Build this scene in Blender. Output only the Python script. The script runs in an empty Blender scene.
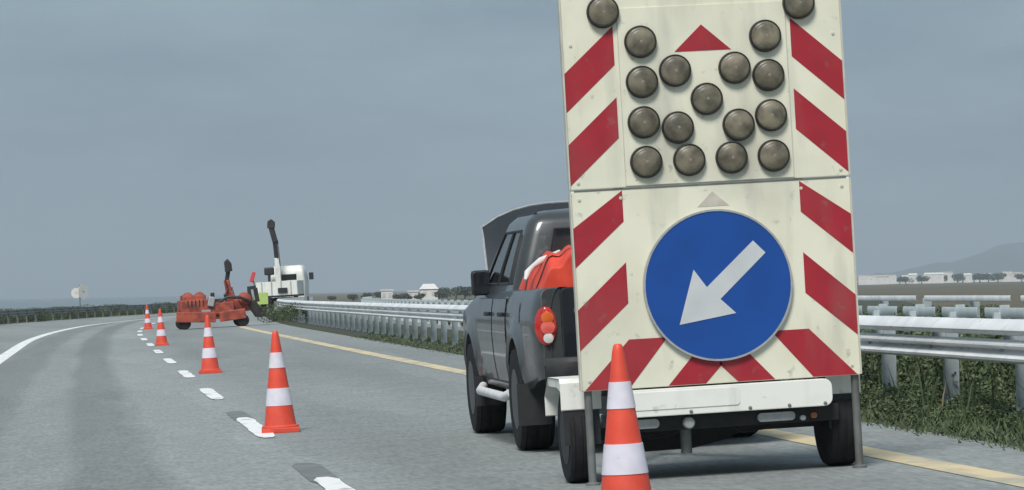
import bpy, math, random
import numpy as np
from mathutils import Matrix, Vector
R = math.radians
scene = bpy.context.scene
col = scene.collection
random.seed(7)

# ------------------------------------------------------------------ camera, sky, sun, exposure
BANK = R(2.15)                       # cross slope of the carriageway, right side high
KB = math.tan(BANK)
FPX = 3300.0
cam_yaw, cam_pitch, cam_roll = math.atan((512 - 65) / FPX), math.atan(43.3 / FPX), R(1.15)
fw = Vector((math.sin(cam_yaw) * math.cos(cam_pitch), math.cos(cam_yaw) * math.cos(cam_pitch), math.sin(cam_pitch)))
r0 = Vector((math.cos(cam_yaw), -math.sin(cam_yaw), 0)); u0 = r0.cross(fw)
cr = r0 * math.cos(cam_roll) - u0 * math.sin(cam_roll); cu = u0 * math.cos(cam_roll) + r0 * math.sin(cam_roll)
cd = bpy.data.cameras.new("camera"); cam = bpy.data.objects.new("camera", cd); col.objects.link(cam)
m3 = Matrix((cr, cu, -fw)).transposed()
cam.matrix_world = Matrix.Translation((0, 0, 1.3)) @ m3.to_4x4()
cd.sensor_width = 36.0; cd.lens = FPX / 1024 * 36.0; cd.clip_start = 0.1; cd.clip_end = 60000
scene.camera = cam
scene.render.resolution_x, scene.render.resolution_y = 1024, 490

SUN_EL, SUN_AZ = R(52), R(205)       # high, behind the camera; thick overcast so very soft
world = bpy.data.worlds.new("World"); scene.world = world; world.use_nodes = True
nt = world.node_tree; nt.nodes.clear()
sky = nt.nodes.new("ShaderNodeTexSky"); sky.sky_type = 'NISHITA'; sky.sun_disc = False
sky.sun_elevation = SUN_EL; sky.sun_rotation = SUN_AZ; sky.air_density = 1.0; sky.dust_density = 4.0; sky.ozone_density = 1.0
bg1 = nt.nodes.new("ShaderNodeBackground"); bg1.inputs[1].default_value = 0.05
nt.links.new(sky.outputs[0], bg1.inputs[0])
tc = nt.nodes.new("ShaderNodeTexCoord"); mp = nt.nodes.new("ShaderNodeMapping"); mp.inputs['Scale'].default_value = (2.2, 2.2, 9)
nz = nt.nodes.new("ShaderNodeTexNoise"); nz.inputs['Scale'].default_value = 2.6; nz.inputs['Detail'].default_value = 7; nz.inputs['Roughness'].default_value = .66
rp = nt.nodes.new("ShaderNodeValToRGB")
rp.color_ramp.elements[0].position = .32; rp.color_ramp.elements[0].color = (.099, .137, .171, 1)
rp.color_ramp.elements[1].position = .68; rp.color_ramp.elements[1].color = (.147, .198, .230, 1)
nt.links.new(tc.outputs['Generated'], mp.inputs[0]); nt.links.new(mp.outputs[0], nz.inputs[0]); nt.links.new(nz.outputs[0], rp.inputs[0])
bg2 = nt.nodes.new("ShaderNodeBackground"); bg2.inputs[1].default_value = 1.0
nt.links.new(rp.outputs[0], bg2.inputs[0])
mx = nt.nodes.new("ShaderNodeMixShader"); mx.inputs[0].default_value = 0.93      # cloud deck over the clear sky
nt.links.new(bg1.outputs[0], mx.inputs[1]); nt.links.new(bg2.outputs[0], mx.inputs[2])
wo = nt.nodes.new("ShaderNodeOutputWorld"); nt.links.new(mx.outputs[0], wo.inputs[0])

sl = bpy.data.lights.new("sun", 'SUN'); sl.energy = 1.5; sl.angle = R(20); sl.color = (1, .97, .93)
so = bpy.data.objects.new("sun", sl); col.objects.link(so)
sdir = Vector((math.sin(SUN_AZ) * math.cos(SUN_EL), math.cos(SUN_AZ) * math.cos(SUN_EL), math.sin(SUN_EL)))
so.rotation_euler = sdir.to_track_quat('Z', 'Y').to_euler(); so.location = (0, 0, 60)
scene.view_settings.view_transform = 'Standard'; scene.view_settings.look = 'None'
scene.view_settings.exposure = 1.20; scene.view_settings.gamma = 1.0; scene.view_settings.use_curve_mapping = False

# ------------------------------------------------------------------ materials
M = {}
def mat(name, c, rough=.6, metal=0.0, var=.12, scale=6.0, bump=0.0, c2=None, spec=.5, lo=.35, hi=.65, coat=0, detail=5, stretch=None, dirt=None, vary=0):
    m = bpy.data.materials.new(name); m.use_nodes = True
    n = m.node_tree.nodes; l = m.node_tree.links; b = n['Principled BSDF']
    b.inputs['Roughness'].default_value = rough; b.inputs['Metallic'].default_value = metal
    b.inputs['Specular IOR Level'].default_value = spec; b.inputs['Coat Weight'].default_value = coat
    t = n.new("ShaderNodeTexCoord"); no = n.new("ShaderNodeTexNoise")
    no.inputs['Scale'].default_value = scale; no.inputs['Detail'].default_value = detail
    if stretch:
        mpp = n.new("ShaderNodeMapping"); mpp.inputs['Scale'].default_value = stretch
        l.new(t.outputs['Object'], mpp.inputs[0]); l.new(mpp.outputs[0], no.inputs['Vector'])
    else:
        l.new(t.outputs['Object'], no.inputs['Vector'])
    r = n.new("ShaderNodeValToRGB"); e = r.color_ramp.elements
    e[0].position = lo; e[1].position = hi
    d = c2 if c2 else tuple(x * (1 - var) for x in c); u = c if c2 else tuple(min(1, x * (1 + var)) for x in c)
    e[0].color = (*d, 1); e[1].color = (*u, 1)
    l.new(no.outputs[0], r.inputs[0]); out = r.outputs[0]
    if dirt:                                           # grime: vertical runs and scattered scuffs
        for sc, st, p0, p1, amt in ((5.0, (1, 1, .22), .52, .80, .60), (11.0, (1, 1, 1), .63, .72, .60), (1.3, (1, 1, 1), .50, .8, .42)):
            mp2 = n.new("ShaderNodeMapping"); mp2.inputs['Scale'].default_value = st; mp2.inputs['Location'].default_value = (sc, 3.1 * sc, 1.7)
            n2 = n.new("ShaderNodeTexNoise"); n2.inputs['Scale'].default_value = sc; n2.inputs['Detail'].default_value = 6
            l.new(t.outputs['Object'], mp2.inputs[0]); l.new(mp2.outputs[0], n2.inputs['Vector'])
            mr = n.new("ShaderNodeMapRange"); mr.inputs[1].default_value = p0; mr.inputs[2].default_value = p1; mr.inputs[4].default_value = amt
            l.new(n2.outputs[0], mr.inputs[0])
            mxx = n.new("ShaderNodeMix"); mxx.data_type = 'RGBA'; l.new(mr.outputs[0], mxx.inputs[0]); l.new(out, mxx.inputs[6]); mxx.inputs[7].default_value = (*dirt, 1)
            out = mxx.outputs[2]
    if vary:                                           # each copy a little lighter or darker
        oi = n.new("ShaderNodeObjectInfo"); vr = n.new("ShaderNodeMapRange"); vr.inputs[3].default_value = 1 - vary; vr.inputs[4].default_value = 1 + vary
        l.new(oi.outputs['Random'], vr.inputs[0]); vm = n.new("ShaderNodeMix"); vm.data_type = 'RGBA'; vm.blend_type = 'MULTIPLY'; vm.inputs[0].default_value = 1
        l.new(out, vm.inputs[6]); l.new(vr.outputs[0], vm.inputs[7]); out = vm.outputs[2]
        av = n.new("ShaderNodeVectorMath"); av.operation = 'ADD'; l.new(t.outputs['Object'], av.inputs[0]); l.new(oi.outputs['Location'], av.inputs[1]); l.new(av.outputs[0], no.inputs['Vector'])
    l.new(out, b.inputs['Base Color'])
    if bump:
        bp = n.new("ShaderNodeBump"); bp.inputs['Strength'].default_value = bump; bp.inputs['Distance'].default_value = .02
        l.new(no.outputs[0], bp.inputs['Height']); l.new(bp.outputs[0], b.inputs['Normal'])
    M[name] = m
    return m

mat('cream', (.80, .78, .625), .55, scale=2.2, c2=(.72, .69, .535), lo=.3, hi=.55, dirt=(.34, .33, .29))
mat('cream_edge', (.55, .53, .45), .5, var=.1)
mat('red_film', (.40, .018, .032), .45, c2=(.33, .016, .028), scale=5, dirt=(.30, .10, .09))
mat('blue_film', (.007, .072, .33), .4, c2=(.006, .062, .28), scale=3)
mat('arrow_film', (.60, .62, .63), .4, c2=(.52, .54, .55), scale=4)
mat('faded', (.55, .50, .43), .6, scale=10)
mat('lamp_lens', (.230, .202, .142), .32, c2=(.085, .075, .053), scale=11, spec=.6, vary=.2)
mat('lamp_centre', (.30, .28, .23), .4, c2=(.16, .15, .12), scale=60)
mat('rim_dark', (.09, .095, .10), .5, metal=.3, c2=(.06, .065, .07), scale=12)
mat('rubber', (.012, .012, .013), .85, c2=(.02, .02, .021), scale=20, spec=.3)
mat('black_plastic', (.016, .017, .02), .6, c2=(.025, .026, .028), scale=12)
mat('chassis', (.012, .012, .014), .75, c2=(.022, .021, .02), scale=14)
mat('zinc_pole', (.20, .21, .20), .5, metal=.25, c2=(.13, .135, .125), scale=9)
mat('white_paint', (.82, .82, .76), .45, c2=(.72, .72, .66), scale=5, lo=.25, hi=.5, dirt=(.36, .35, .32))
mat('lamp_grey', (.40, .41, .41), .3, c2=(.32, .33, .33), scale=20)
mat('amber', (.35, .13, .03), .3, c2=(.25, .09, .02), scale=20)
mat('paint_grey', (.066, .073, .076), .34, metal=.3, c2=(.048, .054, .057), scale=2.5, coat=.45, stretch=(1, .5, 2), spec=.4, dirt=(.12, .118, .11))
mat('paint_dark', (.016, .020, .027), .3, metal=.2, c2=(.012, .015, .02), scale=3, coat=.8)
mat('glass_dark', (.015, .018, .022), .06, c2=(.012, .014, .018), scale=3, spec=.7)
mat('chrome', (.5, .5, .5), .25, metal=.9, c2=(.4, .4, .4), scale=10)
mat('step_alu', (.78, .78, .78), .4, c2=(.66, .66, .66), scale=10)
mat('tail_red', (.62, .03, .02), .2, c2=(.5, .02, .015), scale=20, coat=.6)
mat('tail_pink', (.80, .16, .13), .25, c2=(.68, .10, .08), scale=30, coat=.5)
mat('tail_amber', (.75, .16, .03), .2, c2=(.65, .12, .02), scale=20, coat=.6)
mat('tail_white', (.75, .72, .68), .2, c2=(.62, .6, .56), scale=20, coat=.6)
mat('tarp_orange', (.78, .075, .035), .6, c2=(.60, .045, .02), scale=7, bump=.4)
mat('tarp_white', (.75, .74, .72), .6, c2=(.6, .6, .58), scale=8, bump=.3)
mat('cone_orange', (.80, .085, .045), .5, c2=(.70, .065, .034), scale=9, dirt=(.36, .09, .06))
mat('cone_white', (.75, .72, .80), .4, c2=(.66, .63, .70), scale=10, dirt=(.42, .36, .37))
mat('line_white', (.82, .82, .81), .7, c2=(.46, .47, .47), scale=7, lo=.33, hi=.45, stretch=(1, .35, 1))
mat('line_yellow', (.66, .54, .33), .7, c2=(.42, .39, .30), scale=3.5, lo=.36, hi=.52, stretch=(1, .4, 1))
mat('tar', (.15, .158, .16), .8, c2=(.20, .21, .21), scale=4)
mat('galv', (.88, .89, .89), .45, c2=(.74, .76, .77), scale=4, stretch=(1, .4, 1), dirt=(.42, .43, .42))
mat('galv_post', (.42, .47, .48), .55, c2=(.28, .33, .34), scale=9)
mat('pale_steel', (.55, .61, .62), .5, c2=(.46, .52, .53), scale=4)
mat('grass', (.098, .126, .056), .8, c2=(.062, .088, .036), scale=8)
mat('leaf_a', (.084, .128, .052), .6, c2=(.048, .068, .028), scale=5)
mat('leaf_b', (.116, .164, .072), .6, c2=(.072, .094, .042), scale=5)
mat('leaf_far', (.060, .070, .050), .7, c2=(.040, .048, .034), scale=2)
mat('dry_stalk', (.26, .22, .12), .85, c2=(.18, .15, .08), scale=8)
mat('bark', (.09, .07, .05), .9, c2=(.06, .045, .03), scale=12)
mat('verge_soil', (.060, .062, .036), .95, c2=(.035, .042, .022), scale=3)
mat('field', (.125, .100, .060), .95, c2=(.075, .072, .042), scale=.03, detail=8)
mat('kerb', (.30, .30, .29), .8, c2=(.2, .2, .19), scale=3)
mat('machine_orange', (.42, .080, .042), .6, c2=(.20, .040, .026), scale=3.5, lo=.38, hi=.58)
mat('machine_dark', (.022, .020, .02), .6, c2=(.035, .03, .03), scale=5)
mat('wall_white', (.78, .76, .72), .8, c2=(.68, .66, .62), scale=.3)
mat('window_far', (.58, .58, .57), .3, c2=(.52, .52, .52), scale=.5)
mat('roof_tile', (.50, .42, .37), .9, c2=(.42, .35, .31), scale=.5)
mat('lime', (.45, .60, .16), .6, c2=(.36, .5, .12), scale=4)
mat('sign_red', (.60, .06, .06), .5, scale=8)
mat('water', (.16, .20, .22), .30, c2=(.13, .17, .19), scale=.02, bump=.15)
mat('hill', (.05, .07, .055), .95, c2=(.035, .05, .045), scale=.002)

mat('lining', (.16, .16, .155), .8, c2=(.12, .12, .115), scale=9)
mat('headrest', (.46, .47, .40), .8, c2=(.36, .37, .32), scale=9)
gm = bpy.data.materials.new('car_glass'); gm.use_nodes = True; gn = gm.node_tree.nodes; gl = gm.node_tree.links; gn.clear()
gt = gn.new("ShaderNodeBsdfTransparent"); gt.inputs[0].default_value = (.74, .80, .78, 1); gg = gn.new("ShaderNodeBsdfGlossy"); gg.inputs['Roughness'].default_value = .03
gf = gn.new("ShaderNodeFresnel"); gf.inputs[0].default_value = 1.6; gx = gn.new("ShaderNodeMixShader"); go = gn.new("ShaderNodeOutputMaterial")
gl.new(gf.outputs[0], gx.inputs[0]); gl.new(gt.outputs[0], gx.inputs[1]); gl.new(gg.outputs[0], gx.inputs[2]); gl.new(gx.outputs[0], go.inputs[0]); M['car_glass'] = gm
# asphalt: worn wheel tracks along the lanes, patches, aggregate
def asphalt(name, base, lanes=True):
    m = bpy.data.materials.new(name); m.use_nodes = True
    n = m.node_tree.nodes; l = m.node_tree.links; b = n['Principled BSDF']
    b.inputs['Roughness'].default_value = .82; b.inputs['Specular IOR Level'].default_value = .3
    t = n.new("ShaderNodeTexCoord"); s = n.new("ShaderNodeSeparateXYZ"); l.new(t.outputs['Object'], s.inputs[0])
    def mth(op, a, b_=None):
        x = n.new("ShaderNodeMath"); x.operation = op
        for i, v in enumerate((a, b_)):
            if v is None: continue
            if isinstance(v, (int, float)): x.inputs[i].default_value = v
            else: l.new(v, x.inputs[i])
        return x.outputs[0]
    def noise(scale, detail, vec):
        x = n.new("ShaderNodeTexNoise"); x.inputs['Scale'].default_value = scale; x.inputs['Detail'].default_value = detail
        l.new(vec, x.inputs['Vector']); return x.outputs[0]
    y3 = mth('MULTIPLY', mth('POWER', mth('MAXIMUM', s.outputs[1], 0.0), 3.0), 6.5e-7)
    mpn = n.new("ShaderNodeMapping"); mpn.inputs['Scale'].default_value = (1, .12, 1); l.new(t.outputs['Object'], mpn.inputs[0])
    wob = mth('MULTIPLY', mth('SUBTRACT', noise(.7, 3, mpn.outputs[0]), .5), .55)
    lat = mth('ADD', mth('SUBTRACT', s.outputs[0], y3), wob)
    rr = n.new("ShaderNodeMapRange"); rr.inputs[1].default_value = -10; rr.inputs[2].default_value = 10; l.new(lat, rr.inputs[0])
    ramp = n.new("ShaderNodeValToRGB"); ramp.color_ramp.interpolation = 'LINEAR'
    e = ramp.color_ramp.elements
    def pos(x): return (x + 10) / 20
    stops = [(-10, .93), (-1.65, .95), (-1.45, .78), (-.75, .80), (-.55, 1.0), (-.10, .98), (.08, .74), (.55, .78), (.78, 1.06), (1.7, 1.04), (2.4, .86), (3.2, .93), (4.0, .86), (4.9, .96), (10, .98)]
    e[0].position = pos(stops[0][0]); e[0].color = (*[stops[0][1]] * 3, 1)
    e[1].position = 1.0; e[1].color = (*[stops[-1][1]] * 3, 1)
    for x, v in stops[1:-1]:
        k = e.new(pos(x)); k.color = (v, v, v, 1)
    l.new(rr.outputs[0], ramp.inputs[0])
    big = noise(.22, 4, mpn.outputs[0]); fine = noise(55, 4, t.outputs['Object']); mid = noise(2.3, 6, t.outputs['Object'])
    f = mth('ADD', mth('MULTIPLY', big, .56), .72)
    f = mth('MULTIPLY', f, mth('ADD', mth('MULTIPLY', mid, .34), .83))
    f = mth('MULTIPLY', f, mth('ADD', mth('MULTIPLY', fine, .5), .75))
    mpv = n.new("ShaderNodeMapping"); mpv.inputs['Scale'].default_value = (1.1, .11, 1); l.new(t.outputs['Object'], mpv.inputs[0])
    wv = n.new("ShaderNodeTexNoise"); wv.inputs['Scale'].default_value = 2.0; l.new(mpv.outputs[0], wv.inputs['Vector'])
    va = n.new("ShaderNodeVectorMath"); va.operation = 'MULTIPLY_ADD'; l.new(wv.outputs['Color'], va.inputs[0]); va.inputs[1].default_value = (.7, .7, 0); l.new(mpv.outputs[0], va.inputs[2])
    vo = n.new("ShaderNodeTexVoronoi"); vo.inputs['Scale'].default_value = 1.0; l.new(va.outputs[0], vo.inputs['Vector'])
    vs = n.new("ShaderNodeSeparateColor"); l.new(vo.outputs['Color'], vs.inputs[0])
    f = mth('MULTIPLY', f, mth('ADD', mth('MULTIPLY', vs.outputs[0], .11), .945))
    mpg = n.new("ShaderNodeMapping"); mpg.inputs['Scale'].default_value = (1, .22, 1); l.new(t.outputs['Object'], mpg.inputs[0])
    grn = noise(26, 3, mpg.outputs[0]); f = mth('MULTIPLY', f, mth('ADD', mth('MULTIPLY', grn, .9), .55))
    mixc = n.new("ShaderNodeMix"); mixc.data_type = 'RGBA'; mixc.blend_type = 'MULTIPLY'; mixc.inputs[0].default_value = 1
    mixc.inputs[6].default_value = (*base, 1)
    if lanes: l.new(ramp.outputs[0], mixc.inputs[7])
    else: mixc.inputs[7].default_value = (1, 1, 1, 1)
    mix2 = n.new("ShaderNodeMix"); mix2.data_type = 'RGBA'; mix2.blend_type = 'MULTIPLY'; mix2.inputs[0].default_value = 1
    l.new(mixc.outputs[2], mix2.inputs[6]); l.new(f, mix2.inputs[7]); l.new(mix2.outputs[2], b.inputs['Base Color'])
    bp = n.new("ShaderNodeBump"); bp.inputs['Strength'].default_value = .35; bp.inputs['Distance'].default_value = .01
    l.new(fine, bp.inputs['Height']); l.new(bp.outputs[0], b.inputs['Normal'])
    M[name] = m
asphalt('asphalt', (.262, .282, .277))
asphalt('asphalt_plain', (.22, .235, .232), False)

# ------------------------------------------------------------------ mesh helpers
class MB:
    def __init__(s): s.v = []; s.f = []; s.mi = []
    def add(s, v, f, mi=0):
        o = len(s.v); s.v += [tuple(p) for p in v]; s.f += [tuple(i + o for i in q) for q in f]; s.mi += [mi] * len(f); return s
    def box(s, c, d, mi=0, rot=None):
        x, y, z = d[0] / 2, d[1] / 2, d[2] / 2
        v = [Vector((i, j, k)) for i in (-x, x) for j in (-y, y) for k in (-z, z)]
        if rot is not None: v = [rot @ p for p in v]
        v = [p + Vector(c) for p in v]
        return s.add(v, [(0, 1, 3, 2), (4, 6, 7, 5), (0, 4, 5, 1), (2, 3, 7, 6), (0, 2, 6, 4), (1, 5, 7, 3)], mi)
    def bar(s, a, b, w, h, mi=0, up=(0, 0, 1)):       # box beam from a to b
        a, b = Vector(a), Vector(b); d = (b - a); L = d.length; d.normalize()
        u = Vector(up); sd = d.cross(u)
        if sd.length < 1e-4: sd = d.cross(Vector((1, 0, 0)))
        sd.normalize(); u = sd.cross(d)
        v = [a + (d * L if i else d * 0) + sd * (w / 2 * j) + u * (h / 2 * k) for i in (0, 1) for j in (-1, 1) for k in (-1, 1)]
        return s.add(v, [(0, 1, 3, 2), (4, 6, 7, 5), (0, 4, 5, 1), (2, 3, 7, 6), (0, 2, 6, 4), (1, 5, 7, 3)], mi)
    def lathe(s, prof, n=24, axis='Z', c=(0, 0, 0), mi=0):   # prof: (r, h)
        v = []; f = []
        for r, h in prof:
            for i in range(n):
                a = 2 * math.pi * i / n; p = (r * math.cos(a), r * math.sin(a), h)
                if axis == 'X': p = (h, p[0], p[1])
                elif axis == 'Y': p = (p[0], -h, p[1])
                v.append((p[0] + c[0], p[1] + c[1], p[2] + c[2]))
        for j in range(len(prof) - 1):
            for i in range(n):
                k = (i + 1) % n
                f.append((j * n + i, j * n + k, (j + 1) * n + k, (j + 1) * n + i))
        f.append(tuple(range(n))[::-1]); f.append(tuple(range((len(prof) - 1) * n, len(prof) * n)))
        return s.add(v, f, mi)
    def tube(s, pts, r, n=8, mi=0):
        pts = [Vector(p) for p in pts]; v = []; f = []
        rr = r if isinstance(r, (list, tuple)) else [r] * len(pts)
        for i, p in enumerate(pts):
            d = (pts[min(i + 1, len(pts) - 1)] - pts[max(i - 1, 0)]).normalized()
            a = d.cross(Vector((0.3, .2, 1))) if abs(d.z) < .9 else d.cross(Vector((1, 0, 0)))
            a.normalize(); b = d.cross(a)
            for k in range(n):
                t = 2 * math.pi * k / n; v.append(p + (a * math.cos(t) + b * math.sin(t)) * rr[i])
        for i in range(len(pts) - 1):
            for k in range(n):
                q = (k + 1) % n; f.append((i * n + k, i * n + q, (i + 1) * n + q, (i + 1) * n + k))
        f.append(tuple(range(n))[::-1]); f.append(tuple(range((len(pts) - 1) * n, len(pts) * n)))
        return s.add(v, f, mi)
    def plate(s, poly, y0, y1, mi=0):                  # polygon in (x, z), thickness from y0 (front) to y1
        n = len(poly); v = [(x, y0, z) for x, z in poly] + [(x, y1, z) for x, z in poly]
        f = [tuple(range(n)), tuple(range(2 * n - 1, n - 1, -1))] + [(i, i + n, (i + 1) % n + n, (i + 1) % n) for i in range(n)]
        return s.add(v, f, mi)
    def grid(s, rows, mi=0, closed=False):
        n = len(rows[0]); v = [p for r in rows for p in r]; f = []
        for i in range(len(rows) - 1):
            for j in range(n if closed else n - 1):
                k = (j + 1) % n; f.append((i * n + j, i * n + k, (i + 1) * n + k, (i + 1) * n + j))
        return s.add(v, f, mi)
    def mesh(s, name, mats, smooth=False, bevel=0, recalc=True):
        me = bpy.data.meshes.new(name); me.from_pydata([tuple(p) for p in s.v], [], s.f)
        for m in (mats if isinstance(mats, (list, tuple)) else [mats]): me.materials.append(M[m] if isinstance(m, str) else m)
        me.polygons.foreach_set('material_index', s.mi)
        if recalc:
            import bmesh
            b = bmesh.new(); b.from_mesh(me); bmesh.ops.recalc_face_normals(b, faces=b.faces)
            if bevel:
                ed = [e for e in b.edges if len(e.link_faces) == 2 and e.calc_face_angle(0) > .6]
                bmesh.ops.bevel(b, geom=ed, offset=bevel, segments=2, profile=.6, affect='EDGES', clamp_overlap=True)
            b.to_mesh(me); b.free()
        if smooth:
            me.polygons.foreach_set('use_smooth', [True] * len(me.polygons))
            try: me.set_sharp_from_angle(angle=R(40))
            except Exception: pass
        me.update(); return me
    def build(s, name, mats, parent=None, smooth=False, bevel=0, loc=None):
        return obj(name, s.mesh(name, mats, smooth, bevel), parent, loc)

def obj(name, me, parent=None, loc=None, mw=None):
    o = bpy.data.objects.new(name, me); col.objects.link(o)
    if parent is not None: o.parent = parent
    if loc is not None: o.location = loc
    if mw is not None: o.matrix_world = mw
    return o
def tag(o, label=None, cat=None, group=None, kind=None):
    for k, v in (('label', label), ('category', cat), ('group', group), ('kind', kind)):
        if v: o[k] = v
    return o
def empty(name, mw, label=None, cat=None, group=None):
    o = bpy.data.objects.new(name, None); col.objects.link(o); o.matrix_basis = mw; o.empty_display_size = .2
    return tag(o, label, cat, group)
def copy_tree(o, parent=None):
    c = o.copy(); col.objects.link(c); c.parent = parent
    for ch in [x for x in bpy.data.objects if x.parent == o]: copy_tree(ch, c)
    return c
def place_copy(src, mw, label=None):
    c = copy_tree(src); c.matrix_basis = mw
    if label: c['label'] = label
    return c

# road alignment: nearly straight, then bending right. t = lateral offset, Y = distance ahead
DY = np.array([-60, 0, 20, 55, 82, 112, 134, 162, 180, 200, 230, 260, 300, 340.])
DX = np.array([0, 0, 0, .17, .36, .72, 1.45, 3.1, 4.8, 7.1, 11.2, 16.2, 24.0, 33.])
DS = np.gradient(DX, DY)
def D(y):                                             # smooth interpolation (Catmull-Rom style slopes)
    i = int(min(max(np.searchsorted(DY, y) - 1, 0), len(DY) - 2))
    sl_ = DS; h = DY[i + 1] - DY[i]; t = (y - DY[i]) / h
    return float((2*t**3-3*t**2+1)*DX[i] + (t**3-2*t**2+t)*h*sl_[i] + (-2*t**3+3*t**2)*DX[i+1] + (t**3-t**2)*h*sl_[i+1])
def zr(x, y=20): return KB * max(x - D(y), -3.0)      # far-left bay is level
def frame(x, y, psi=0, dz=0):
    return Matrix.Translation((x, y, zr(x, y) + dz)) @ Matrix.Rotation(-BANK, 4, 'Y') @ Matrix.Rotation(psi, 4, 'Z')
def upright(x, y, z, psi=0, s=1):
    return Matrix.Translation((x, y, z)) @ Matrix.Rotation(psi, 4, 'Z') @ Matrix.Scale(s, 4)
def grail(y): return 6.62 + D(y) + max(0, y - 20) * .006      # near guardrail line
def vedge(y): return grail(y) - .62                            # pavement edge on the right

# ------------------------------------------------------------------ setting: ground, road, markings
YS = [-40, -20, -5] + list(np.arange(4, 342, 4.0))
g = MB()
xs = [-20000, -6000, -2000, -800, -300, -100, -30, 0, 30, 100, 300, 800, 2000, 6000, 20000]
ys = [-3000, -400, -60, 60, 150, 320, 600, 1000, 1600, 2600, 4500, 9000, 20000]
g.grid([[(x, y, -.75) for x in xs] for y in ys])
tag(g.build('ground', 'field'), kind='structure')

rd = MB()
rd.grid([[(t + D(y), y, zr(t + D(y), y)) for t in (-8.6, -5, -3, -1.8, 1.7, 5.1)] + [(vedge(y), y, zr(vedge(y), y))] for y in YS])
road = tag(rd.build('road', 'asphalt'), kind='structure')

def vz(t):                                            # cross profile right of the pavement
    pts = [(0, .0), (.05, .03), (.6, .05), (3.4, .0), (3.6, -.03), (11.6, -.03), (12.2, .02), (16, -.05), (40, -.95), (60, -1.2)]
    return float(np.interp(t, [p[0] for p in pts], [p[1] for p in pts]))
vg = MB()
vg.grid([[(vedge(y) + t, y, zr(vedge(y), y) - .012 + vz(t)) for t in (.0, .05, .6, 1.5, 3.4, 3.6)] for y in YS])
tag(vg.build('verge', 'verge_soil'), kind='structure')
oc = MB()
oc.grid([[(vedge(y) + t, y, zr(vedge(y), y) - .012 + vz(t)) for t in (3.6, 7.5, 11.6)] for y in YS])
tag(oc.build('opposite_road', 'asphalt_plain'), kind='structure')
em = MB()
em.grid([[(vedge(y) + t, y, zr(vedge(y), y) - .012 + vz(t)) for t in (11.6, 12.2, 16, 25, 40, 60)] for y in YS])
tag(em.build('embankment', 'verge_soil'), kind='structure')
lv = MB()
lv.grid([[(D(y) + t, y, KB * -3 - z - (.012 if t == -8.6 else 0)) for t, z in ((-8.6, 0), (-9.4, .0), (-12, .05), (-30, .5), (-50, .6))] for y in YS])
tag(lv.build('left_verge', 'field'), kind='structure')

def strip(name, mats, tfun, w, y0, y1, step=2.0, dz=.004, parent=road):
    n = max(1, int(math.ceil((y1 - y0) / step))); b = MB()
    rows = []
    for i in range(n + 1):
        y = y0 + (y1 - y0) * i / n; x = tfun(y)
        rows.append([(x - w / 2, y, zr(x - w / 2, y) + dz), (x + w / 2, y, zr(x + w / 2, y) + dz)])
    b.grid(rows); return b.build(name, mats, parent)
strip('yellow_edge_line', 'line_yellow', lambda y: 5.13 + D(y), .24, 4, 112)
strip('white_edge_line', 'line_white', lambda y: -1.80 + D(y), .34, 10, 330)
dash = lambda y: 1.665 + D(y) + .0006 * max(0, y - 20)
def dash_mark(name, m_, c0, c1, w, dz):                 # rounded, slightly ragged stroke of paint
    b = MB(); rows = []; n_ = 16; rgd = random.Random(int(c0 * 100))
    for i in range(n_ + 1):
        q = i / n_; y = c0 + (c1 - c0) * q; e_ = min(q, 1 - q) * (c1 - c0)
        ww = w / 2 * (min(1, .45 + .55 * math.sqrt(min(1, e_ / .35)))) + rgd.uniform(-.006, .006)
        x = dash(y) + rgd.uniform(-.004, .004); rows.append([(x - ww, y, zr(x - ww, y) + dz), (x + ww, y, zr(x + ww, y) + dz)])
    b.grid(rows); return b.build(name, m_, road)
for k in range(14):
    c = 20.0 + 10.55 * k if k else 19.6
    dash_mark('lane_dash', 'line_white', c - 2.35, c + 2.35, .165, .008)
    if k < 2: dash_mark('tar_patch', 'tar', c + 1.6, c + 4.3, .20, .004)
sea = MB()
def polar(px, dist):
    a = cam_yaw + math.atan((px - 512) / FPX); return dist * math.sin(a), dist * math.cos(a)
sr = []
for px in list(range(-2600, 240, 60)) + [262]:
    sh = 480 + 60 * math.sin(px * .013) + 25 * math.sin(px * .05) + (0 if px < 150 else (px - 150) * 14)
    sr.append([(*polar(px, sh), -.72), (*polar(px, 3000), -.72), (*polar(px, 9400), -.72)])
sea.grid(sr); tag(sea.build('sea', 'water'), kind='structure')

# hills
hl = MB()
rng = random.Random(3)
def ridge(px):                                        # height of skyline in metres at 7.5 km against image column
    base = np.interp(px, [300, 700, 860, 920, 960, 985, 1005, 1040, 1120, 1300, 1600, 2400], [0, 0, 12, 32, 48, 62, 84, 82, 112, 160, 130, 0])
    return float(max(0, base + (2.5 * math.sin(px * .11) + 1.5 * math.sin(px * .31)) * min(1, base / 20)))
rows = []
for dist, k in ((6200, 0), (6800, .45), (7500, 1.0), (8200, .8), (9500, 0)):
    row = []
    for px in range(300, 2420, 12):
        a = cam_yaw + math.atan((px - 512) / FPX)
        h = ridge(px + (0 if k == 1 else 25 * math.sin(px * .07 + dist))) * k
        row.append((dist * math.sin(a), dist * math.cos(a), -1 + h))
    rows.append(row)
hl.grid(rows); tag(hl.build('hills', 'hill', smooth=True), kind='structure')

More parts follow.
